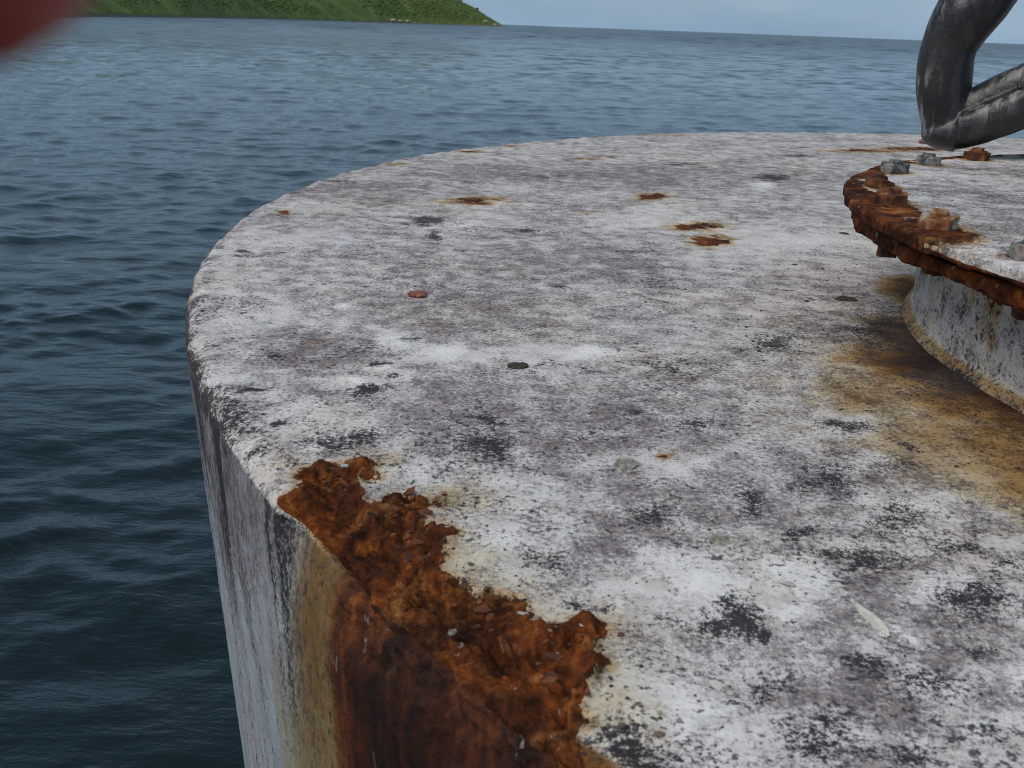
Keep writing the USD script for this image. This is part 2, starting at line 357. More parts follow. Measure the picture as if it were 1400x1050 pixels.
    # pale rocks by the waterline and at the tip
    stone = plain_material('shore_stone', [(0.3, (0.20, 0.17, 0.14)), (0.6, (0.34, 0.29, 0.24)), (0.8, (0.42, 0.38, 0.33))], 0.5, bumpd=0.1)
    rocks = [(538, 0.02, 2.6, 'widest pale boulder of the group on the green shore'), (548, 0.03, 2.0, 'pale boulder beside the widest one on the green shore'),
             (556, 0.02, 1.7, 'right-hand pale boulder of the group on the green shore'), (567, 0.015, 1.1, 'small pale boulder apart to the right on the shore'),
             (663, 0.25, 2.4, 'pale craggy outcrop on the slope near the end of the headland'), (676, 0.1, 1.9, 'dark rock at the waterline where the headland ends'), (684, 0.1, 1.3, 'outermost rock in the sea off the headland')]
    for k, (q_, t0, s0, lab) in enumerate(rocks):
        i = int(np.argmin(abs(px - q_))); j = int(np.argmin(abs(t - t0))); b = vg[i, j]
        s = trimesh.creation.icosphere(3, 1.0); p = np.array(s.vertices)
        p *= (0.6 + 0.8 * fbm(p * 1.6 + k * 7, 4, k))[:, None] * [s0 * 1.3, s0, s0 * 0.8]
        m = part('shore_rock', (p, s.faces), stone, smooth=False)
        UsdGeom.Xformable(m).AddTranslateOp().Set(Gf.Vec3d(float(b[0]), float(b[1]), float(max(b[2], 0.0))))
        tag(m, lab, 'rock')
build_island()

# ------------------------------------------------------------------ the buoy
BX, BY, BR = 1.499, 1.626, 1.938             # centre and radius of the drum
RIM = 0.018                                  # rounding of its edge
def deck_xy(px, py):                         # photograph -> drum coordinates on the deck
    return on_level(px, py, DECK) - [BX, BY]
def blot(px, py, rx, ry):
    c = deck_xy(px, py); u = (deck_xy(px + rx, py) - deck_xy(px - rx, py)) / 2
    w = (deck_xy(px, py - ry) - deck_xy(px, py + ry)) / 2
    return c, np.linalg.inv(np.stack([u, w], 1))
def blots(P, spots, edge=0.5):
    """Largest of soft elliptical blots (1 at the centre, 0.5 on the outline) at the deck points P."""
    out = np.zeros(len(P))
    for s in spots:
        c, inv = blot(*s[:4])
        q = (P - c) @ inv.T; near = (np.abs(q) < 2).all(1)
        val = np.clip(1 - edge * np.hypot(q[near, 0], q[near, 1]), 0, 1) * (s[4] if len(s) > 4 else 1)
        out[near] = np.maximum(out[near], val)
    return out

DARK = [(1330, 820, 60, 26, .75), (1260, 930, 50, 22, .7), (1180, 905, 40, 16, .75), (1375, 1010, 36, 20, .8), (1050, 940, 26, 14, .75), (880, 1030, 60, 26, .8), (1330, 880, 30, 10, .8), (740, 770, 30, 12, .65), (1190, 640, 50, 12, .6), (1215, 452, 62, 30, .8), (1295, 522, 55, 20, .62), (665, 605, 40, 15, .95), (668, 577, 28, 7, .85), (512, 533, 24, 10), (338, 533, 27, 4), (470, 597, 38, 15, .85), (392, 576, 22, 7, .8), (588, 303, 36, 8, .85), (593, 325, 9, 9),  # the two hatch-foot blots mix real black speckle with painted flange shade
        (722, 316, 28, 5, .9), (1057, 243, 28, 5), (1020, 683, 24, 18, .9), (1003, 846, 38, 22), (1030, 866, 20, 12), (985, 820, 22, 9, .8),
        (1140, 1012, 60, 34, .85), (1225, 712, 36, 22, .85), (1125, 655, 45, 26, .75), (893, 700, 36, 14, .7), (797, 828, 22, 9, .9), (917, 850, 30, 10, .8), (960, 580, 20, 6, .8), (1165, 583, 44, 10, .8),
        (385, 488, 16, 5, .9), (566, 465, 14, 5, .9), (525, 497, 12, 4), (1063, 468, 44, 15, .75), (1085, 735, 20, 14, .8), (545, 510, 10, 4), (420, 640, 30, 8, .7), (1190, 760, 60, 22, .7), (1240, 1035, 40, 20, .8),
        (1300, 745, 50, 20, .65), (1375, 780, 40, 14, .7), (870, 560, 30, 12, .5), (720, 505, 14, 4, .7), (1150, 640, 20, 8, .8), (470, 248, 22, 3, .7), (1090, 213, 30, 3, .8), (760, 240, 40, 3, .6), (640, 250, 30, 3, .6), (930, 225, 40, 3, .7), (660, 625, 60, 26, .5)]
WHITE = [(1228, 874, 24, 9, .9), (545, 468, 20, 13), (606, 482, 42, 7), (490, 523, 19, 8, 1.2), (528, 502, 15, 4), (472, 420, 11, 4, 1.2), (805, 480, 62, 7), (625, 308, 30, 5), (955, 790, 66, 38), (1092, 790, 44, 26), (1080, 832, 36, 18), (1282, 936, 34, 16),
         (1392, 926, 24, 12), (930, 965, 90, 45, .9), (1010, 1010, 80, 40, .8), (680, 735, 80, 34, .8), (440, 560, 60, 22, .6), (330, 430, 60, 26, .6), (1276, 800, 36, 16, .8), (830, 830, 60, 30, .7), (730, 690, 60, 20, .6), (310, 380, 30, 40, .5), (1043, 252, 14, 4, 1.1),
         (1250, 690, 70, 14, .7), (1330, 1010, 70, 40, .7), (900, 640, 60, 16, .5), (1215, 865, 26, 16, .8), (560, 640, 50, 14, .55), (1100, 330, 120, 18, .7), (880, 300, 60, 10, .6), (400, 330, 60, 6, .6), (700, 255, 60, 4, .6)]
GREY = [(1225, 455, 100, 55, 1.2), (1220, 830, 170, 100), (820, 760, 130, 70), (1090, 690, 160, 60), (830, 565, 90, 44), (600, 545, 110, 34), (430, 480, 60, 26), (1150, 930, 170, 60), (650, 430, 150, 26), (800, 240, 300, 14), (520, 260, 90, 12), (870, 690, 80, 40), (1370, 880, 90, 60), (760, 360, 120, 18)]  # first blot: grey-brown stain plus shade painted in under the hatch flange
SPOTS = [(650, 274, 42, 5, .9), (893, 269, 26, 6, .9), (955, 309, 34, 6), (966, 330, 30, 8), (907, 631, 13, 5, .75), (398, 290, 12, 2), (840, 488, 12, 4, .5), (1185, 206, 60, 3, .8), (1255, 203, 60, 3, .9), (800, 217, 16, 2, .8), (836, 215, 8, 2, .8),
         (805, 291, 8, 3, .6), (690, 515, 20, 4, .35), (1090, 234, 12, 2, .6), (545, 225, 20, 2, .7), (700, 200, 30, 1.5, .7), (640, 207, 20, 1.5, .8), (900, 185, 50, 1.5, .6), (430, 470, 22, 5, .35)]
RUST_OUT = [(405, 668), (418, 642), (446, 632), (508, 636), (516, 650), (478, 664), (500, 684), (528, 690), (556, 674), (604, 678), (610, 694), (574, 722), (598, 738), (592, 756), (612, 772), (648, 786), (660, 808), (700, 822), (738, 850), (780, 848), (806, 862), (812, 886), (838, 902),
            (824, 930), (806, 944), (828, 968), (816, 996), (792, 1002), (800, 1040), (830, 1080)]
HX, HY = 1.003 - BX, 0.977 - BY              # hatch centre in drum coordinates
NECK_R, FLANGE_R, NUT_R, COVER_TOP = 0.572, 0.665, 0.628, 0.142

rust_poly_xy = np.array([deck_xy(*p) for p in RUST_OUT])
def polar(p): return math.atan2(p[1], p[0]) % (2 * math.pi)
TH0, TH1 = polar(rust_poly_xy[0]), polar(rust_poly_xy[-1])
outer = [(2.2 * math.cos(a), 2.2 * math.sin(a)) for a in np.linspace(TH1, TH0, 8)]
RUST_POLY = shapely.Polygon(np.vstack([rust_poly_xy, outer])).buffer(0)

def build_buoy():
    D = math.radians
    th = np.concatenate([np.linspace(D(-100), D(60), 90)[:-1], np.linspace(D(60), D(188), 430)[:-1], np.linspace(D(188), D(208), 190)[:-1], np.linspace(D(208), D(225), 330)[:-1], np.linspace(D(225), D(240), 60)[:-1], np.linspace(D(240), D(260), 20)[:-1]])
    th = np.unique(np.round(th, 9))
    rr = np.concatenate([[0.004, 0.3, 0.6], np.linspace(0.62, 1.45, 92), np.arange(1.454, BR - 0.23, 0.0034), np.arange(BR - 0.23, BR - RIM, 0.0014)])
    ang = np.linspace(0, math.pi / 2, 12)[1:]
    # rows: (radius, height below deck)
    prof = [(a, 0.0) for a in rr] + [(BR - RIM + RIM * math.sin(a), -RIM + RIM * math.cos(a)) for a in ang]
    n_deck = len(prof)
    prof += [(BR - 0.060 * max(d - 0.01, 0), -RIM - d) for d in np.concatenate([np.arange(0.002, 0.16, 0.0028), np.geomspace(0.164, 0.8, 70), np.linspace(0.83, 2.6, 26)])]
    prof = np.array(prof)
    R_, Z_ = prof[:, 0][:, None], prof[:, 1][:, None]
    T_ = th[None, :]
    arc = np.concatenate([[0], np.cumsum(np.hypot(*np.diff(prof, axis=0).T))])[:, None] + 0 * T_
    over = arc - arc[n_deck - 12]                 # arc length past where the rounding begins
    nr = np.where(prof[:, 0] < BR - RIM - 1e-6, 0, np.clip((prof[:, 0] - BR + RIM) / RIM, 0, 1)); nr[n_deck:] = 1
    nz = np.sqrt(1 - nr ** 2)
    X, Y, Z = R_ * np.cos(T_), R_ * np.sin(T_), Z_ + 0 * T_
    # on the side, masks are followed on the unrolled surface: continue the deck plane outwards
    flatR = np.where(over > 0, BR - RIM + over * 0.8, R_ + 0 * T_)
    P = np.stack([flatR * np.cos(T_), flatR * np.sin(T_)], -1).reshape(-1, 2)
    P3 = np.stack([X, Y, Z], -1).reshape(-1, 3)
    side = (over > RIM * 1.4).reshape(-1)
    ov = over.reshape(-1); tt = (T_ + 0 * R_).reshape(-1)
    # warp the outlines so no blot is an ellipse
    near = np.hypot(P3[:, 0] + BX, P3[:, 1] + BY) < 2.9
    W = np.zeros((len(P), 2))
    W[:, 0] = fbm(P3 * 38, 4, 21) - 0.5; W[:, 1] = fbm(P3 * 38, 4, 22) - 0.5
    Pw = P + W * 0.035
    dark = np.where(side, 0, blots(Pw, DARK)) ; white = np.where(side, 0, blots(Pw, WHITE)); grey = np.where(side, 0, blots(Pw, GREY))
    spot = np.where(side, 0, blots(P + W * 0.05, SPOTS))
    # rust patch at the rim
    sd = np.full(len(P), -1.0)
    loc = np.where((tt > TH0 - 0.12) & (tt < TH1 + 0.12) & (P[:, 0] ** 2 + P[:, 1] ** 2 > 1.3 ** 2) & (ov < 1.5))[0]
    q = P[loc] + W[loc] * 0.03
    q_r = np.hypot(q[:, 0], q[:, 1]); q = q * (np.minimum(q_r, 2.05) / q_r)[:, None]
    pts = shapely.points(q); dist = shapely.distance(pts, RUST_POLY.exterior)
    sd[loc] = np.where(shapely.contains(RUST_POLY, pts), dist, -dist)
    rust = np.clip(0.5 + sd / 0.03, 0, 1)
    # side: rust core fades into ochre run-off towards the left edge and downwards
    a0 = TH0 + 0.012; core = sstep(tt + (fbm(P3 * [14, 14, 2.0], 4, 31) - 0.5) * 0.045 - 0.040 * sstep(ov, 0.08, 0.5), a0 + 0.010, a0 + 0.038) * (1 - sstep(tt, TH1 + 0.05, TH1 + 0.10))
    rust = np.where(ov > 0.02, core * (0.95 - 0.28 * sstep(ov + (fbm(P3 * [30, 30, 3], 3, 41) - 0.5) * 0.25, 0.10, 0.50)), rust)
    rust_dark = np.where(ov > 0.012, sstep(tt + (fbm(P3 * [26, 26, 3], 4, 35) - 0.5) * 0.06 - 0.05 * sstep(ov, 0.10, 0.5), a0 + 0.014, a0 + 0.050) * sstep(ov + (fbm(P3 * 22, 3, 36) - 0.5) * 0.06, 0.02, 0.09) * (1 - 0.5 * sstep(ov, 0.22, 0.55)), 0)  # rust turned darker below the edge, easing off further down
    stain = np.zeros(len(P))
    run = sstep(tt + (fbm(P3 * [20, 20, 1.5], 4, 33) - 0.5) * 0.05 + 0.035 * sstep(ov, 0.05, 0.5), a0 - 0.045, a0 + 0.012) * (1 - sstep(tt, TH1 + 0.06, TH1 + 0.14))
    stain = np.where(ov > 0.0, run * (0.46 + 0.25 * core), stain)
    # halo round the patch on the deck
    stain = np.maximum(stain, np.where(side, 0, 0.24 * np.clip(1 + sd / 0.06, 0, 1)))
    # run-off round the hatch neck: brown at its foot on the near left, ochre and cream beyond
    hd = np.hypot(P[:, 0] - HX, P[:, 1] - HY) - NECK_R; ha = np.degrees(np.arctan2(P[:, 1] - HY, P[:, 0] - HX)) % 360
    wob = (fbm(P3 * 9, 4, 51) - 0.5)
    reach = 0.04 + 0.10 * sstep(ha, 168, 190) + 0.025 * sstep(ha, 186, 205)
    st2 = np.clip(1.0 - (hd + wob * 0.16) / reach * 0.80 + (fbm(P3 * 16, 4, 52) - 0.5) * 0.5, 0, 1) * sstep(ha, 120, 165)
    stain = np.where(side, stain, np.maximum(stain, st2 * (hd > -0.05)))
    cream = np.where(side, 0, np.clip(1 - (hd + wob * 0.3) / 0.38, 0, 1) * sstep(ha, 150, 185) * 0.22)
    stain = np.maximum(stain, cream)
    stain = np.maximum(stain, 0.32 * np.clip(spot * 1.5, 0, 1))
    # grime: a black line under the rounded edge, streaks that thin out downwards
    line = np.where(ov > 0, np.exp(-((ov - 0.027) / 0.017) ** 2) * (0.7 + 0.9 * (fbm(P3 * [30, 30, 50], 3, 73) - 0.3)), 0) * (1 - 0.8 * sstep(tt, TH0 - 0.10, TH0 - 0.02))
    streak = fbm(np.stack([tt * 75, P3[:, 2] * 2.2, 0 * tt], -1), 4, 61)
    sdark = np.where(ov > RIM * 1.2, np.clip((streak - 0.40) * 3.4, 0, 1) * (1.0 - 0.65 * sstep(ov, 0.08, 0.34)) * 1.15, 0)
    sdark *= 1 - 0.9 * run
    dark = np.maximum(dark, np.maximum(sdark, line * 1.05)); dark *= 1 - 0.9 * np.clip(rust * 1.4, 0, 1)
    rim_growth = np.where(True, np.exp(-((ov - 0.010) / 0.020) ** 2) * np.clip((fbm(P3 * [28, 28, 60], 4, 71) - 0.44) * 5, 0, 0.7), 0)
    dark = np.maximum(dark, rim_growth * (rust < 0.2))
    lichen = grey * 0.5 - 0.06 + np.where(side, 0.95 * (1 - sstep(ov + (fbm(P3 * [16, 16, 6], 3, 77) - 0.5) * 0.3, 0.03, 0.30)) - 0.35, 0)
    pit = spot
    rust = np.maximum(rust, spot * 0.78)
    disp = np.zeros(len(P))
    disp += (fbm(P3 * 60, 3, 81) - 0.5) * 0.0016 + (fbm(P3 * 7, 3, 82) - 0.5) * 0.004
    inr = sstep(np.where(pit > 0.05, 0, rust), 0.42, 0.62) * (ov < 0.35) * (sd > -0.5)
    big = fbm(P3 * 24, 4, 91); med = fbm(P3 * 75, 4, 92); rid = 1 - np.abs(2 * fbm(P3 * 45 + 3, 4, 93) - 1)
    fin = fbm(P3 * 170, 4, 94)
    layer = np.floor(big * 7 + med * 1.2) / 7                       # stepped scale layers
    edge_fade = 1 - 0.88 * sstep(ov, 0.015, 0.10)
    disp += inr * edge_fade * (-0.0005 - 0.002 * sstep(sd, 0, 0.02) + (layer - 0.5) * 0.011 + (rid - 0.75) * 0.008 + (med - 0.5) * 0.009 + (fin - 0.5) * 0.009 + (np.floor(fbm(P3 * 55 + 7, 3, 98) * 8) / 8 - 0.5) * 0.010)
    disp -= inr * 0.0045 * sstep(fbm(P3 * 34, 3, 99), 0.56, 0.66) * edge_fade
    patch = sstep(sd, -0.004, 0.030) * (ov < 0.35)
    disp -= patch * np.exp(-((ov - 0.010) / 0.050) ** 2) * 0.017        # the edge itself has rusted away
    lip = np.exp(-((sd - 0.004) / 0.006) ** 2) * (sd > -1) * (~side)
    disp += lip * 0.0035 * (fbm(P3 * 50, 2, 95) > 0.45)
    rimb = np.exp(-((ov - 0.012) / 0.02) ** 2)
    disp += (1 - patch) * rimb * (fbm(P3 * 45, 4, 97) - 0.5) * 0.008
    disp += white * 0.0010 * (white > 0.45)
    disp[side & (ov > 0.4)] *= 0.5
    NR, NZ = np.repeat(nr, len(th)), np.repeat(nz, len(th))
    tilt = sstep(ov, -0.07, 0.09) * math.pi / 2
    NR = NR * (1 - patch) + np.sin(tilt) * patch; NZ = NZ * (1 - patch) + np.cos(tilt) * patch
    v = P3 + disp[:, None] * np.stack([NR * np.cos(tt), NR * np.sin(tt), NZ], 1)
    nc = len(th)
    f = grid_faces(len(prof), nc, wrap=True)
    n = tri_normals(v, f)
    if n[: nc * 40, 2].mean() < 0: f = f[:, ::-1]; n = -n
    masks = dict(dark=dark, white=white, stain=stain, rust=rust, lichen=lichen, rust_dark=rust_dark)
    cut = (n_deck - 3)
    root = thing('mooring_buoy', 'large round white steel mooring buoy with rusty edge and bolted hatch', 'buoy', (BX, BY, DECK))
    k0 = (cut + 1) * nc
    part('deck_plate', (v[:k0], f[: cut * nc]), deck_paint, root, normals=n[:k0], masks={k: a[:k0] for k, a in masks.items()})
    k1 = cut * nc
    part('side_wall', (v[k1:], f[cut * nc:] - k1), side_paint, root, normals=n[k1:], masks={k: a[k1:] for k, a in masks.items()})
    return root
buoy = build_buoy()

def build_flakes():
    """Curled plates of rust lifting along the broken edge, and chips of paint around it."""
    rng = np.random.default_rng(17)
    fm = [plain_material('rust_flake_' + n_, r_, 90, bumpd=0.0015) for n_, r_ in (('brown', [(0.3, (0.03, 0.012, 0.008)), (0.6, (0.13, 0.04, 0.015)), (0.8, (0.25, 0.09, 0.03))]), ('orange', [(0.3, (0.05, 0.018, 0.008)), (0.55, (0.17, 0.055, 0.016)), (0.8, (0.34, 0.15, 0.05))]))]
    pm = plain_material('paint_chip', [(0.35, (0.22, 0.20, 0.19)), (0.5, (0.48, 0.46, 0.43)), (0.7, (0.62, 0.60, 0.58))], 90, bumpd=0.001)
    def plate(c, size, tx, ty, mat_, name, thick=0.0013, dz=0.0):
        n = 9; a = np.sort(rng.uniform(0, 6.283, n)); r = size * rng.uniform(0.6, 1.15, n)
        ring = np.stack([r * np.cos(a), r * np.sin(a) * rng.uniform(0.45, 0.8)], 1)
        curl = rng.uniform(4, 14)
        up = lambda q, h: np.stack([q[:, 0], q[:, 1], h + curl * (q ** 2).sum(1)], 1)
        V = np.vstack([up(ring, thick), up(ring * 0.5, thick), [[0, 0, thick]], up(ring, 0), [[0, 0, 0]]])
        F = []
        for i in range(n):
            j = (i + 1) % n
            F += [(i, j, n + j), (i, n + j, n + i), (n + i, n + j, 2 * n), (2 * n + 1 + j, 2 * n + 1 + i, 3 * n + 1), (i, 2 * n + 1 + i, 2 * n + 1 + j), (i, 2 * n + 1 + j, j)]
        rz = rng.uniform(0, 6.283); cx, sx, cy, sy, cz, sz = math.cos(tx), math.sin(tx), math.cos(ty), math.sin(ty), math.cos(rz), math.sin(rz)
        R3 = np.array([[cz, -sz, 0], [sz, cz, 0], [0, 0, 1]]) @ np.array([[cy, 0, sy], [0, 1, 0], [-sy, 0, cy]]) @ np.array([[1, 0, 0], [0, cx, -sx], [0, sx, cx]])
        part(name, (V @ R3.T + [c[0], c[1], dz], np.array(F)), mat_, buoy)
    ext = RUST_POLY.exterior
    n = 0
    while n < 46:
        k = rng.integers(0, len(rust_poly_xy) - 1); t = rng.random(); p = rust_poly_xy[k] * (1 - t) + rust_poly_xy[k + 1] * t
        d = rng.normal(size=2) * 0.012; p = p + d * 1.3 + 0.028 * p / np.linalg.norm(p)
        r = np.hypot(*p)
        if r > BR - 0.03 or not RUST_POLY.contains(shapely.Point(p).buffer(0.003)): continue
        plate(p, rng.uniform(0.002, 0.0060), rng.normal(0, 0.3), rng.normal(0, 0.3), fm[n % 2], 'rust_flake', dz=rng.uniform(0.0005, 0.003)); n += 1
    for px, py, s_ in ((640, 738, .006), (716, 842, .004), (800, 858, .004), (560, 660, .004), (1075, 800, .006), (905, 655, .003), (470, 640, .004), (672, 700, .004)):
        plate(deck_xy(px, py), s_, rng.normal(0, 0.10), rng.normal(0, 0.10), pm, 'paint_chip', thick=0.0008, dz=0.0012)
build_flakes()

def build_curl():
    """A strip of paint that has come up on edge."""
    pts = np.array([deck_xy(*p) for p in ((1170, 826), (1180, 838), (1192, 848), (1203, 858), (1211, 864), (1215, 872))])
    V, F = [], []
    for i, p in enumerate(pts):
        t = pts[min(i + 1, len(pts) - 1)] - pts[max(i - 1, 0)]; t /= np.linalg.norm(t); n = np.array([-t[1], t[0]])
        w = 0.0016 * (0.5 + math.sin(math.pi * (i + 0.4) / 5.8)); hh = 0.0035 * (0.35 + math.sin(math.pi * (i + 0.3) / 5.6))
        for a, b in ((-1, 0), (-0.7, 0.8), (0.3, 1.0), (1, 0)): V.append((*(p + n * a * w), b * hh - 0.0006))
    for i in range(len(pts) - 1):
        for k in range(4):
            a, b = i * 4 + k, i * 4 + (k + 1) % 4; F += [(a, b, b + 4), (a, b + 4, a + 4)]
    part('paint_curl', (np.array(V), np.array(F)), plain_material('curled_paint', [(0.3, (0.45, 0.43, 0.40)), (0.7, (0.66, 0.63, 0.58))], 120), buoy, smooth=50)
build_curl()
# ------------------------------------------------------------------ hatch on the buoy
def ring_part(name, rows, amp, mats, parent, seed, th=None, mask_fn=None, label=None, centre=(HX, HY)):
    """A lathed part round the hatch centre. rows: (radius, height, normal_r, normal_z). Displaced along the normals by amp(theta, P)."""
    th = np.linspace(0, 2 * math.pi, 900, endpoint=False) if th is None else th
    rows = np.array(rows, float); nc = len(th)
    R_, Z_ = np.repeat(rows[:, 0], nc), np.repeat(rows[:, 1], nc); T = np.tile(th, len(rows))
    P = np.stack([R_ * np.cos(T), R_ * np.sin(T), Z_], 1)
    d = amp(np.degrees(T) % 360, P)
    N = np.stack([np.repeat(rows[:, 2], nc) * np.cos(T), np.repeat(rows[:, 2], nc) * np.sin(T), np.repeat(rows[:, 3], nc)], 1)
    v = P + N * d[:, None] + [centre[0], centre[1], 0]
    f = grid_faces(len(rows), nc, wrap=True)
    n = tri_normals(v, f)
    if (n * N).sum() < 0: f = f[:, ::-1]; n = -n
    return part(name, (v, f), mats, parent, normals=n, masks=mask_fn(np.degrees(T) % 360, P) if mask_fn else None, label=label)

def rows_box(r0, r1, z0, z1, bev, nr=4, nz=8, top=True):
    """Profile of a disc edge: under side inwards r0, outer r1, between heights z0 and z1, then top inwards to r0."""
    out = [(r, z0, 0, -1) for r in np.linspace(r0, r1 - bev, nr)]
    out += [(r1 - bev + bev * math.sin(a), z0 + bev - bev * math.cos(a), math.sin(a), -math.cos(a)) for a in np.linspace(0.3, 1.4, 3)]
    out += [(r1, z, 1, 0) for z in np.linspace(z0 + bev, z1 - bev, nz)]
    out += [(r1 - bev + bev * math.cos(a), z1 - bev + bev * math.sin(a), math.cos(a), math.sin(a)) for a in np.linspace(0.2, 1.4, 4)]
    return out

zero = lambda T: np.zeros(len(T))
def build_hatch():
    th = np.radians(np.concatenate([np.linspace(-110, 90, 160)[:-1], np.linspace(90, 250, 760)[:-1]]))
    # neck with a weld bead at the foot
    rows = [(NECK_R + 0.012, -0.006, .7, .7), (NECK_R + 0.008, 0.003, .8, .6), (NECK_R + 0.003, 0.008, .9, .4)] + [(NECK_R, z, 1, 0) for z in np.linspace(0.012, 0.1155, 30)]
    def neck_mask(T, P):
        a = np.radians(T)
        drip = fbm(np.stack([a * 9, P[:, 2] * 3, 0 * a], 1), 4, 5)
        st = np.clip((drip - 0.45) * 2.4, 0, 1) * (0.35 + 4.5 * np.clip(P[:, 2], 0, .1))
        ru = np.clip((drip - 0.53) * 5, 0, 1) * sstep(P[:, 2], 0.0, 0.09)
        return dict(dark=0.18 + 0.35 * (fbm(P * 40, 3, 6) - 0.5) + 0.3 * (P[:, 2] < 0.008), white=0.15 + zero(T), stain=np.maximum(np.maximum(st, 0.14), 0.45 * (P[:, 2] < 0.012)), rust=ru, lichen=-0.15 + zero(T), rust_dark=0.4 * ru)
    ring_part('hatch_neck', rows, lambda T, P: (fbm(P * 50, 3, 2) - 0.5) * 0.003, deck_paint, buoy, 1, th, neck_mask)
    # under flange of the neck, thin and eaten
    rows = rows_box(NECK_R - 0.002, FLANGE_R - 0.009, 0.109, 0.1266, 0.003, nz=6) + [(NECK_R - 0.002, 0.1262, 0, 1)]
    eaten = lambda T: sstep(T, 120, 150) * (1 - 0.55 * sstep(T, 205, 222))
    def amp_low(T, P):
        return (fbm(P * 34, 4, 12) - 0.62) * (0.003 + 0.010 * eaten(T)) * sstep(np.hypot(P[:, 0], P[:, 1]), NECK_R, FLANGE_R - 0.03)
    ring_part('neck_flange', rows, amp_low, deck_paint, buoy, 2, th,
              lambda T, P: dict(dark=zero(T), white=zero(T), stain=0.6 + zero(T), rust=0.9 + zero(T), lichen=zero(T), rust_dark=0.55 + zero(T)))
    # cover plate
    z1 = COVER_TOP
    rows = rows_box(NECK_R - 0.05, FLANGE_R, 0.1278, z1, 0.003, nz=8)
    rows += [(r, z1, 0, 1) for r in np.concatenate([np.arange(FLANGE_R - 0.0065, 0.54, -0.004), np.linspace(0.53, 0.05, 60), [0.002]])]
    def amp_cov(T, P):
        r = np.hypot(P[:, 0], P[:, 1]); e = eaten(T) * (0.35 + 0.65 * (T < 200))
        edge = sstep(r, FLANGE_R - 0.02, FLANGE_R)
        d = (fbm(P * 26, 4, 22) - 0.55) * (0.002 + 0.006 * eaten(T)) * edge
        layer = np.floor(fbm(P * 30 + 4, 3, 23) * 6 + fbm(P * 90, 2, 24)) / 6
        d += (layer - 0.55) * 0.006 * e * sstep(r, FLANGE_R - 0.055, FLANGE_R - 0.01) * 0.9
        return d + (fbm(P * 60, 3, 25) - 0.5) * 0.0018
    def cov_mask(T, P):
        r = np.hypot(P[:, 0], P[:, 1]); e = eaten(T)
        w = fbm(P * 28, 4, 26) - 0.5
        width = 0.014 + 0.040 * sstep(T, 160, 172) * (1 - sstep(T, 188, 198)) + 0.012 * sstep(T, 130, 150) * (1 - sstep(T, 150, 160))
        top = np.clip(0.5 + (r - (FLANGE_R - width) + w * 0.035) / 0.02, 0, 1)
        vert = P[:, 2] < z1 - 0.0045
        lipw = sstep(T, 184, 195)                              # towards the right the edge keeps its white lip
        face = np.where(vert, 1 - lipw * sstep(P[:, 2], 0.130, 0.134), top * (1 - 0.85 * lipw))
        rust = np.clip(face, 0, 1)
        nut = np.zeros(len(T))
        for a in NUT_ANG:
            c = NUT_R * np.array([math.cos(math.radians(a)), math.sin(math.radians(a))]); q = np.hypot(P[:, 0] - c[0], P[:, 1] - c[1])
            nut = np.maximum(nut, np.clip(1.25 - q / 0.034, 0, 1))
        rust = np.maximum(rust, nut * 0.55)
        stain = np.clip(np.maximum(top * 0.5, nut * 0.55), 0, 1) * (P[:, 2] > 0.13) * (1 - 0.8 * lipw)
        g_ = np.clip(fbm(P * 6, 3, 29) * 1.6 - 0.55, 0, 1)
        return dict(dark=0.30 * (fbm(P * 20, 3, 28) > 0.62), white=0.25 * (1 - g_), stain=stain, rust=rust, lichen=g_ * 0.6 - 0.05, rust_dark=np.where(vert, 0.62 * (1 - lipw * 0.5), 0.1))
    cover = ring_part('hatch_cover', rows, amp_cov, deck_paint, buoy, 3, th, cov_mask)
    # nuts: worn hexagons on bolt ends, each its own piece
    nut_rust = plain_material('rusty_nut', [(0.3, (0.02, 0.009, 0.006)), (0.5, (0.09, 0.03, 0.013)), (0.62, (0.22, 0.08, 0.025)), (0.75, (0.34, 0.20, 0.10))], 60, bumpd=0.002)
    nut_grey = plain_material('painted_nut', [(0.34, (0.02, 0.021, 0.025)), (0.46, (0.08, 0.082, 0.085)), (0.57, (0.24, 0.235, 0.23)), (0.68, (0.16, 0.07, 0.03))], 55, bumpd=0.002)
    nut_mix = plain_material('half_rusted_nut', [(0.3, (0.05, 0.025, 0.014)), (0.44, (0.15, 0.05, 0.018)), (0.52, (0.24, 0.13, 0.06)), (0.60, (0.30, 0.29, 0.26)), (0.72, (0.07, 0.03, 0.015))], 45, bumpd=0.002)
    kinds = {162: nut_rust, 173: nut_rust, 185: nut_mix, 197: nut_grey, 148: nut_grey, 136: nut_grey, 124: nut_rust}
    rng = np.random.default_rng(3)
    for i, a in enumerate(NUT_ANG):
        mat_ = kinds.get(a, [nut_rust, nut_grey, nut_mix][i % 3])
        h = rng.uniform(0.0105, 0.0135); worn = rng.uniform(0.12, 0.25) if mat_ is not nut_grey else 0.10
        s = trimesh.creation.cylinder(0.0175, h, sections=6); s.apply_translation([0, 0, h / 2])
        b = trimesh.creation.cylinder(0.0085, 0.006, sections=12); b.apply_translation([0, 0, h + 0.0015])
        mm = m3.Manifold(m3.Mesh(np.asarray(s.vertices, np.float32), np.asarray(s.faces, np.uint32))) 
        mm = (mm + m3.Manifold(m3.Mesh(np.asarray(b.vertices, np.float32), np.asarray(b.faces, np.uint32)))).refine_to_length(0.0032).to_mesh()
        t_ = trimesh.Trimesh(mm.vert_properties[:, :3], mm.tri_verts); trimesh.smoothing.filter_taubin(t_, iterations=2)
        p = np.array(t_.vertices); p[:, :2] *= (1 + (fbm(p * 140 + i * 3, 3, i) - 0.5)[:, None] * worn * 1.6)
        p[:, 2] += (fbm(p * 150 + i * 3, 3, i + 9) - 0.5) * 0.006 * (p[:, 2] > 0.004)
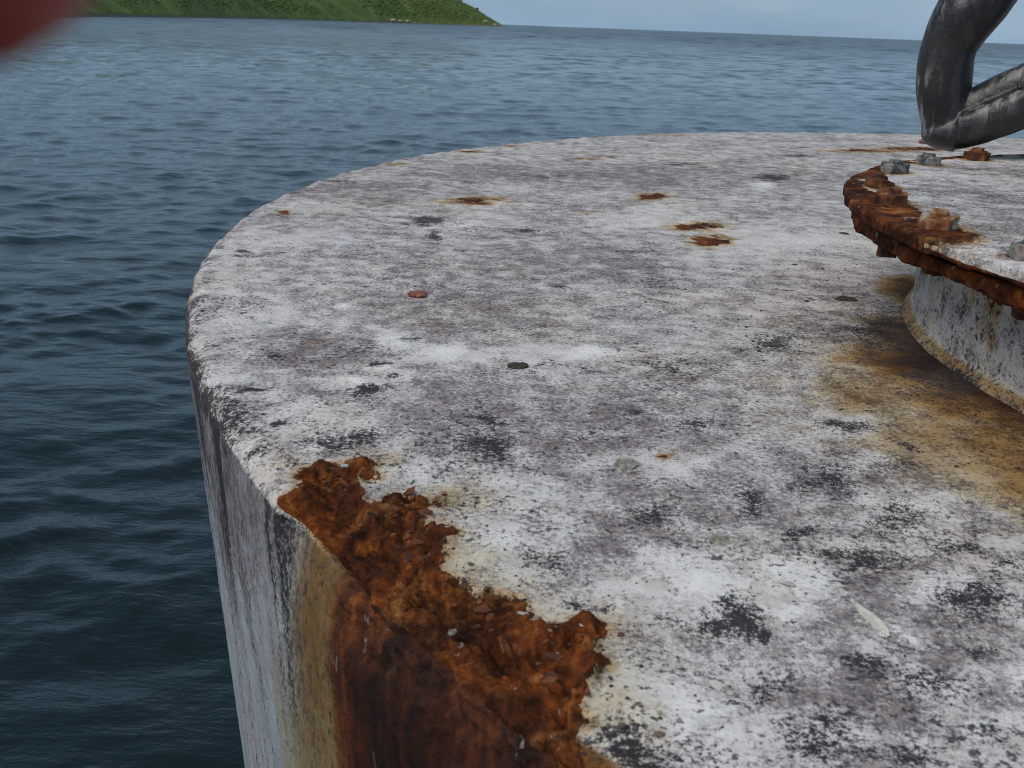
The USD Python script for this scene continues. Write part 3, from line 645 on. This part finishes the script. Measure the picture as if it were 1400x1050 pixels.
        if a in (162, 185): p[:, 2] -= 0.35 * np.clip(p[:, 0] if a == 162 else -p[:, 0], 0, 1)      # eaten to one side
        rz = rng.uniform(0, 1.05); c, s_ = math.cos(rz), math.sin(rz)
        p = p @ np.array([[c, s_, 0], [-s_, c, 0], [0, 0, 1]]) + [HX + NUT_R * math.cos(math.radians(a)), HY + NUT_R * math.sin(math.radians(a)), COVER_TOP - 0.002]
        part('nut', (p, t_.faces), mat_, cover, smooth=40)
    # bolt ends hanging below the flange, lumpy with rust
    fl = stage.GetPrimAtPath(str(buoy.GetPath()) + '/neck_flange')
    for i, a in enumerate(NUT_ANG):
        if not 100 <= a <= 245: continue
        L = 0.016 + 0.006 * ((i * 7) % 3)
        s = trimesh.creation.cylinder(0.0095, L, sections=10); s = s.subdivide().subdivide(); p = np.array(s.vertices)
        p[:, :2] *= (0.8 + 0.6 * fbm(p * 70 + i * 5, 3, i))[:, None]; p[:, 2] += (fbm(p * 90 + i, 2, i + 4) - 0.5) * 0.008
        p += [HX + (NUT_R - 0.004) * math.cos(math.radians(a)), HY + (NUT_R - 0.004) * math.sin(math.radians(a)), 0.1155 - L / 2]
        part('bolt_end', (p, s.faces), nut_rust, fl, smooth=True)
NUT_ANG = [4, 16, 28, 40, 52, 64, 76, 88, 100, 112, 124, 136, 148, 162, 173, 185, 197, 209, 221, 233, 245, 257, 269, 281, 293, 305, 317, 329, 341, 352]
build_hatch()

# ------------------------------------------------------------------ big mooring link resting on the hatch
def build_link():
    g = Graph(); pos = g('texture_coordinate', 'object')
    n = g.noise(pos, 14, 6, 0.62, distortion=0.5)
    st = g('mapping', 'vector', vector=pos, scale=(1, 1, 0.25))
    sc = g.noise(st, 70, 5, 0.6)
    c = g('rgb_ramp', 'color', fac=n, ramp=[(0.3, (0.008, 0.008, 0.009)), (0.5, (0.012, 0.0115, 0.012)), (0.64, (0.024, 0.019, 0.017)), (0.78, (0.08, 0.045, 0.028))])
    up = g('separate_xyz', vector=g('geometry', 'normal')) + '.z'
    scrape_highlight = g.math('multiply', g.step(sc, 0.47, 0.58), g.attr('worn'))
    c = g.mix(g.math('multiply', scrape_highlight, 0.75), c, (0.24, 0.235, 0.235))
    b = g('bump', 'normal', height=g.noise(pos, 90, 6, 0.65), strength=0.5, distance=0.003)
    mat_ = g.build('black_link_steel', g('principled_bsdf', 'BSDF', base_color=c, roughness=0.38, specular_ior_level=0.5, normal=b))
    z0 = DECK + COVER_TOP
    A = on_level(1305, 211, z0); ax = np.array([0.93, -0.37]); ax /= np.linalg.norm(ax)       # plane of the link: upright, along ax
    nrm = np.array([-ax[1], ax[0]])
    def lift(px, py):
        d = direction(px, py); t = ((A - 0) @ nrm) / (d[:2] @ nrm); p = d * t
        return np.array([(p[:2] - A) @ ax, p[2] + EYE - z0])
    # centre line and half widths from the photograph, closed out of frame round a lug
    top = [(1294, 172, 34), (1290, 128, 38), (1292, 90, 39), (1303, 52, 41), (1335, 2, 50), (1378, -52, 46), (1450, -105, 44), (1550, -140, 44), (1650, -120, 44), (1715, -60, 44), (1720, 0, 44), (1680, 40, 44)]
    low = [(1297, 172, 37), (1340, 159, 44), (1400, 134, 50), (1480, 104, 50), (1580, 72, 48), (1680, 40, 44)]
    def chain(pts):
        q = []
        for px, py, hw in pts:
            p = lift(px, py); e = lift(px + hw, py); q.append((*p, abs(np.linalg.norm(e - p))))
        q = np.array(q); s = np.linspace(0, len(q) - 1, 6 * len(q)); from scipy.interpolate import CubicSpline
        return CubicSpline(np.arange(len(q)), q)(s)
    def world(u, w, dn): 
        return np.array([A[0] + ax[0] * u + nrm[0] * dn, A[1] + ax[1] * u + nrm[1] * dn, z0 + w])
    parts_ = []
    def tube(q, flat=1.0, ridge=False):
        prev = None
        for i in range(len(q)):
            u, w, r = q[i]
            s = trimesh.creation.icosphere(2, 1.0); p = np.array(s.vertices)
            P = np.stack([u + p[:, 0] * r, w + p[:, 2] * r, p[:, 1] * r * flat], 1)
            cur = P
            if prev is not None:
                parts_.append(m3.Manifold.hull_points(np.vstack([prev, cur])))
            prev = cur
    ct = chain(top); cl_ = chain(low)
    tube(ct, 0.9)
    # lower limb: a rounded bar on a broader square-edged foot, so that a ledge runs along it
    q = cl_.copy(); r0 = q[:, 2].copy(); q[:, 1] += r0 * 0.40; q[:, 2] = r0 * 0.66; tube(q, 0.9)
    prev = None
    for i in range(len(cl_)):
        u, w, r = cl_[i]; t = np.linspace(0, 2 * math.pi, 20, endpoint=False)
        ex = lambda a: np.sign(a) * np.abs(a) ** 0.55
        k = 0.74
        yy, zz = ex(np.cos(t)) * r * 1.12, ex(np.sin(t)) * r * k - r * 0.24
        cur = np.stack([np.full(20, u), w + zz, yy], 1)
        if i < 2: continue
        if prev is not None: parts_.append(m3.Manifold.hull_points(np.vstack([prev, cur])))
        prev = cur
    u, w, r = cl_[0]; heel = trimesh.creation.icosphere(2, 1.0); hp = np.array(heel.vertices)
    heel = np.stack([u - 0.004 + hp[:, 0] * r * 0.92, w - r * 0.30 + hp[:, 2] * r * 0.66, hp[:, 1] * r * 0.95], 1)
    u, w, r = cl_[2]; t = np.linspace(0, 2 * math.pi, 20, endpoint=False); ex = lambda a: np.sign(a) * np.abs(a) ** 0.55
    parts_.append(m3.Manifold.hull_points(np.vstack([heel, np.stack([np.full(20, u), w + ex(np.sin(t)) * r * 0.62 - r * 0.36, ex(np.cos(t)) * r * 1.05], 1)])))
    M_ = m3.Manifold.batch_boolean(parts_, m3.OpType.Add).refine_to_length(0.007).to_mesh()
    t_ = trimesh.Trimesh(M_.vert_properties[:, :3], M_.tri_verts); t_.merge_vertices()
    trimesh.smoothing.filter_taubin(t_, iterations=9)
    p = np.array(t_.vertices); p += (fbm(p * 18, 3, 4) - 0.5)[:, None] * t_.vertex_normals * 0.006
    low_z = p[:, 1].min()
    W = np.stack([ax[0] * p[:, 0] + nrm[0] * p[:, 2], ax[1] * p[:, 0] + nrm[1] * p[:, 2], p[:, 1] - low_z], 1)
    o = np.array([A[0], A[1], z0 + low_z if low_z > -0.006 else z0 - 0.001])
    nn = trimesh.Trimesh(W, t_.faces, process=False)
    vn = np.array(nn.vertex_normals)
    if nn.volume < 0: nn.invert(); vn = np.array(nn.vertex_normals)
    worn = np.clip(0.08 + 1.0 * sstep(-vn[:, 0] * 0.85 + vn[:, 2] * 0.6, 0.25, 0.8) * sstep(fbm(W * 14, 3, 9), 0.36, 0.56), 0, 1)  # pale scrapes plus a sky highlight painted on left and upper faces
    root = thing('mooring_link', 'heavy black steel mooring link propped upright on the bolted hatch', 'mooring link', o)
    part('link_bar', (W, nn.faces), mat_, root, smooth=True, masks=dict(worn=worn), normals=None)
    # lug on the hatch that carries the far end (beyond the right edge of the picture)
    e = lift(1690, 20); r = 0.13
    lug = shapely.Polygon([(-0.16, 0), (0.16, 0), (0.13, e[1]), (-0.13, e[1])]).union(shapely.Point(0, e[1]).buffer(0.13)).difference(shapely.Point(0, e[1]).buffer(0.07))
    lm = trimesh.creation.extrude_polygon(lug, 0.05); p = np.array(lm.vertices)
    c = A + ax * e[0]
    # plate stands across the link
    L = np.stack([c[0] - BX + nrm[0] * p[:, 0] + ax[0] * (p[:, 2] - 0.025), c[1] - BY + nrm[1] * p[:, 0] + ax[1] * (p[:, 2] - 0.025), COVER_TOP - 0.004 + p[:, 1]], 1)
    part('link_lug', (L, lm.faces), mat_, buoy, masks=dict(worn=np.zeros(len(L))))
build_link()

# ------------------------------------------------------------------ small loose things on the deck
def lump(name, px, py, wpx, hpx, mat_, label, category, seed, flat=0.55, squash=1.0, rough=0.9):
    c = on_level(px, py, DECK); a = np.linalg.norm(on_level(px + wpx / 2, py, DECK) - c)
    s = trimesh.creation.icosphere(4, 1.0); p = np.array(s.vertices)
    p *= (0.55 + rough * fbm(p * 1.7 + seed * 5.3, 5, seed))[:, None]; p *= [a, a * squash, a * flat * 0.72]; p[:, 2] -= p[:, 2].min() * 0.55
    m = part(name, (p, s.faces), mat_, smooth=50)
    UsdGeom.Xformable(m).AddTranslateOp().Set(Gf.Vec3d(float(c[0]), float(c[1]), DECK - 0.0015))
    tag(m, label, category); return m
red_scale = plain_material('red_rust_scale', [(0.3, (0.09, 0.03, 0.022)), (0.55, (0.25, 0.095, 0.07)), (0.75, (0.33, 0.17, 0.13))], 120, bumpd=0.002)
dark_crust = plain_material('dark_crust', [(0.3, (0.016, 0.014, 0.012)), (0.55, (0.05, 0.042, 0.03)), (0.75, (0.12, 0.10, 0.07))], 160, bumpd=0.002)
olive = plain_material('olive_crust', [(0.35, (0.12, 0.105, 0.085)), (0.5, (0.24, 0.215, 0.18)), (0.65, (0.40, 0.37, 0.33))], 160, bumpd=0.002)
chalk = plain_material('chalk_white', [(0.3, (0.56, 0.55, 0.53)), (0.55, (0.70, 0.69, 0.67)), (0.75, (0.76, 0.75, 0.73))], 120, bumpd=0.0008)
lump('rust_scale', 571, 405, 26, 14, red_scale, 'small reddish lump of rust scale left of the middle of the deck', 'rust flake', 1, 0.62)
lump('rust_scale', 1266, 196, 16, 10, red_scale, 'dark red rust chip at the foot of the black link', 'rust flake', 2, 0.6)
lump('crust_lump', 708, 502, 30, 10, dark_crust, 'dark brown crust lump near the middle of the deck', 'crust', 3, 0.42, 0.75)
lump('crust_lump', 1157, 411, 30, 10, dark_crust, 'black elongated lump in the brown stain before the hatch', 'crust', 4, 0.4, 0.7)
lump('crust_lump', 1103, 413, 10, 8, dark_crust, 'tiny round black pellet left of the elongated lump', 'crust', 5, 0.7)
lump('crust_lump', 857, 636, 34, 18, olive, 'olive grey pebble lump right of the black blotch', 'crust', 6, 0.45)
lump('crust_lump', 985, 738, 34, 18, olive, 'flat olive lump above the two clean white paint patches', 'crust', 7, 0.3)
lump('crust_lump', 871, 404, 16, 7, olive, 'small grey green lump alone in the middle of the far deck', 'crust', 8, 0.5)
lump('crust_lump', 1154, 319, 12, 4, dark_crust, 'thin black chip on the pale deck left of the hatch rim', 'crust', 9, 0.3)
lump('crust_lump', 1087, 362, 8, 5, dark_crust, 'tiny dark crumb above the round black pellet', 'crust', 10, 0.6)
lump('bird_dropping', 491, 523, 36, 15, chalk, 'round chalky white dropping beside a black blotch near the left edge', 'bird dropping', 11, 0.10, 1.0, 0.5)
lump('bird_dropping', 472, 420, 22, 8, chalk, 'small chalky white dropping farther back on the left deck', 'bird dropping', 12, 0.12, 1.0, 0.5)

def build_crumbs():
    rng = np.random.default_rng(23)
    pts = []
    for _ in range(200):                                     # round the broken edge
        k = rng.integers(0, len(rust_poly_xy) - 1); t = rng.random()
        p = rust_poly_xy[k] * (1 - t) + rust_poly_xy[k + 1] * t; pts.append((p + rng.normal(size=2) * 0.022, rng.uniform(0.0003, 0.0011) * (1 + (rng.random() < 0.06))))
    for _ in range(260):                                     # at the foot of the hatch
        a = math.radians(rng.uniform(140, 240)); d = NECK_R + 0.03 + abs(rng.normal()) * 0.10; pts.append((np.array([HX + d * math.cos(a), HY + d * math.sin(a)]), rng.uniform(0.0004, 0.0016)))
    for _ in range(240):                                     # anywhere on the near deck
        p = deck_xy(rng.uniform(350, 1400), 190 + 860 * rng.random() ** 0.8); pts.append((p, rng.uniform(0.0003, 0.0009)))
    base = trimesh.creation.icosahedron(); bv = np.array(base.vertices); V, F = [], []
    for p, r in pts:
        if np.hypot(*p) > BR - 0.03 or np.hypot(p[0] - HX, p[1] - HY) < NECK_R + 0.012: continue
        q = bv * r * rng.uniform(0.6, 1.3, (12, 1)) * [1.2, 1, 0.7]; V.append(q + [p[0] + BX, p[1] + BY, DECK + 0.0008]); F.append(base.faces + 12 * len(F))
    m = part('rust_crumbs', (np.vstack(V), np.vstack(F)), plain_material('crumb', [(0.3, (0.02, 0.015, 0.012)), (0.5, (0.07, 0.042, 0.03)), (0.7, (0.16, 0.11, 0.085))], 15), smooth=False)
    tag(m, 'fine dark rust crumbs and grit scattered over the deck', kind='stuff')
build_crumbs()

# ------------------------------------------------------------------ fingertip of the hand holding the camera, out of focus in the corner
def build_hand():
    W_ = lambda p: np.array([0, 0, EYE]) + ((p[0] + 0.9) * _R + (p[1] - 0.8) * _U + p[2] * _F) * 0.001
    chains = [  # index: tip reaches round the lens; joints (right, up, forward, radius) in millimetres from the lens
        [(-22.5, 19.5, 36, 7.6), (-31, 27, 37, 8.2), (-44, 36, 34, 8.8), (-66, 40, 16, 9.8), (-84, 22, -18, 11.5)],
        [(-52, 8, 22, 7.8), (-62, 14, 26, 8.6), (-76, 18, 18, 9.2), (-92, 12, 0, 10), (-95, 4, -22, 11.5)],
        [(-55, -12, 20, 7.4), (-66, -8, 24, 8.2), (-80, -4, 16, 8.8), (-95, -8, -2, 9.6), (-97, -14, -24, 11)],
        [(-57, -30, 16, 6.6), (-66, -28, 20, 7.2), (-79, -24, 13, 7.8), (-92, -27, -4, 8.6), (-94, -31, -24, 10)],
        [(-48, 4, -20, 8.5), (-58, -4, -24, 9.5), (-74, -20, -38, 11), (-86, -36, -56, 13)],
    ]
    palm = [(-84, 22, -18, 11.5), (-95, 4, -22, 12), (-97, -14, -24, 11.5), (-94, -31, -24, 10.5), (-90, -20, -80, 16), (-98, -40, -84, 15), (-80, -30, -60, 12)]
    def ball(p):
        s = trimesh.creation.icosphere(2, p[3]); return np.array(s.vertices) + p[:3]
    parts_ = [m3.Manifold.hull_points(np.vstack([ball(p) for p in palm]))]
    for c in chains:
        for a, b in zip(c, c[1:]): parts_.append(m3.Manifold.hull_points(np.vstack([ball(a), ball(b)])))
    parts_.append(m3.Manifold.hull_points(np.vstack([ball((-92, -28, -82, 24)), ball((-120, -110, -190, 30)), ball((-86, -30, -78, 20))])))
    M_ = m3.Manifold.batch_boolean(parts_, m3.OpType.Add).refine_to_length(3.0).to_mesh()
    t_ = trimesh.Trimesh(M_.vert_properties[:, :3], M_.tri_verts); t_.merge_vertices(); trimesh.smoothing.filter_taubin(t_, iterations=12)
    v = np.array([W_(p) for p in t_.vertices]); o = v.mean(0)
    if trimesh.Trimesh(v, t_.faces, process=False).volume < 0: t_.faces = t_.faces[:, ::-1]
    g = Graph(); pos = g('texture_coordinate', 'object')
    c = g('rgb_ramp', 'color', fac=g.noise(pos, 60, 4), ramp=[(0.3, (0.26, 0.034, 0.022)), (0.7, (0.34, 0.05, 0.034))])  # redness of light through the finger, and its shade, put into skin colour
    mat_ = g.build('glow_red_skin', g('principled_bsdf', 'BSDF', base_color=c, roughness=0.5, subsurface_weight=0.15, subsurface_scale=0.004, subsurface_radius=(1, 0.3, 0.2)))
    root = thing('person', 'blurred red fingertip of a hand reaching into the top left corner', 'person', o)
    part('hand', (v - o, t_.faces), mat_, root, smooth=True)
build_hand()
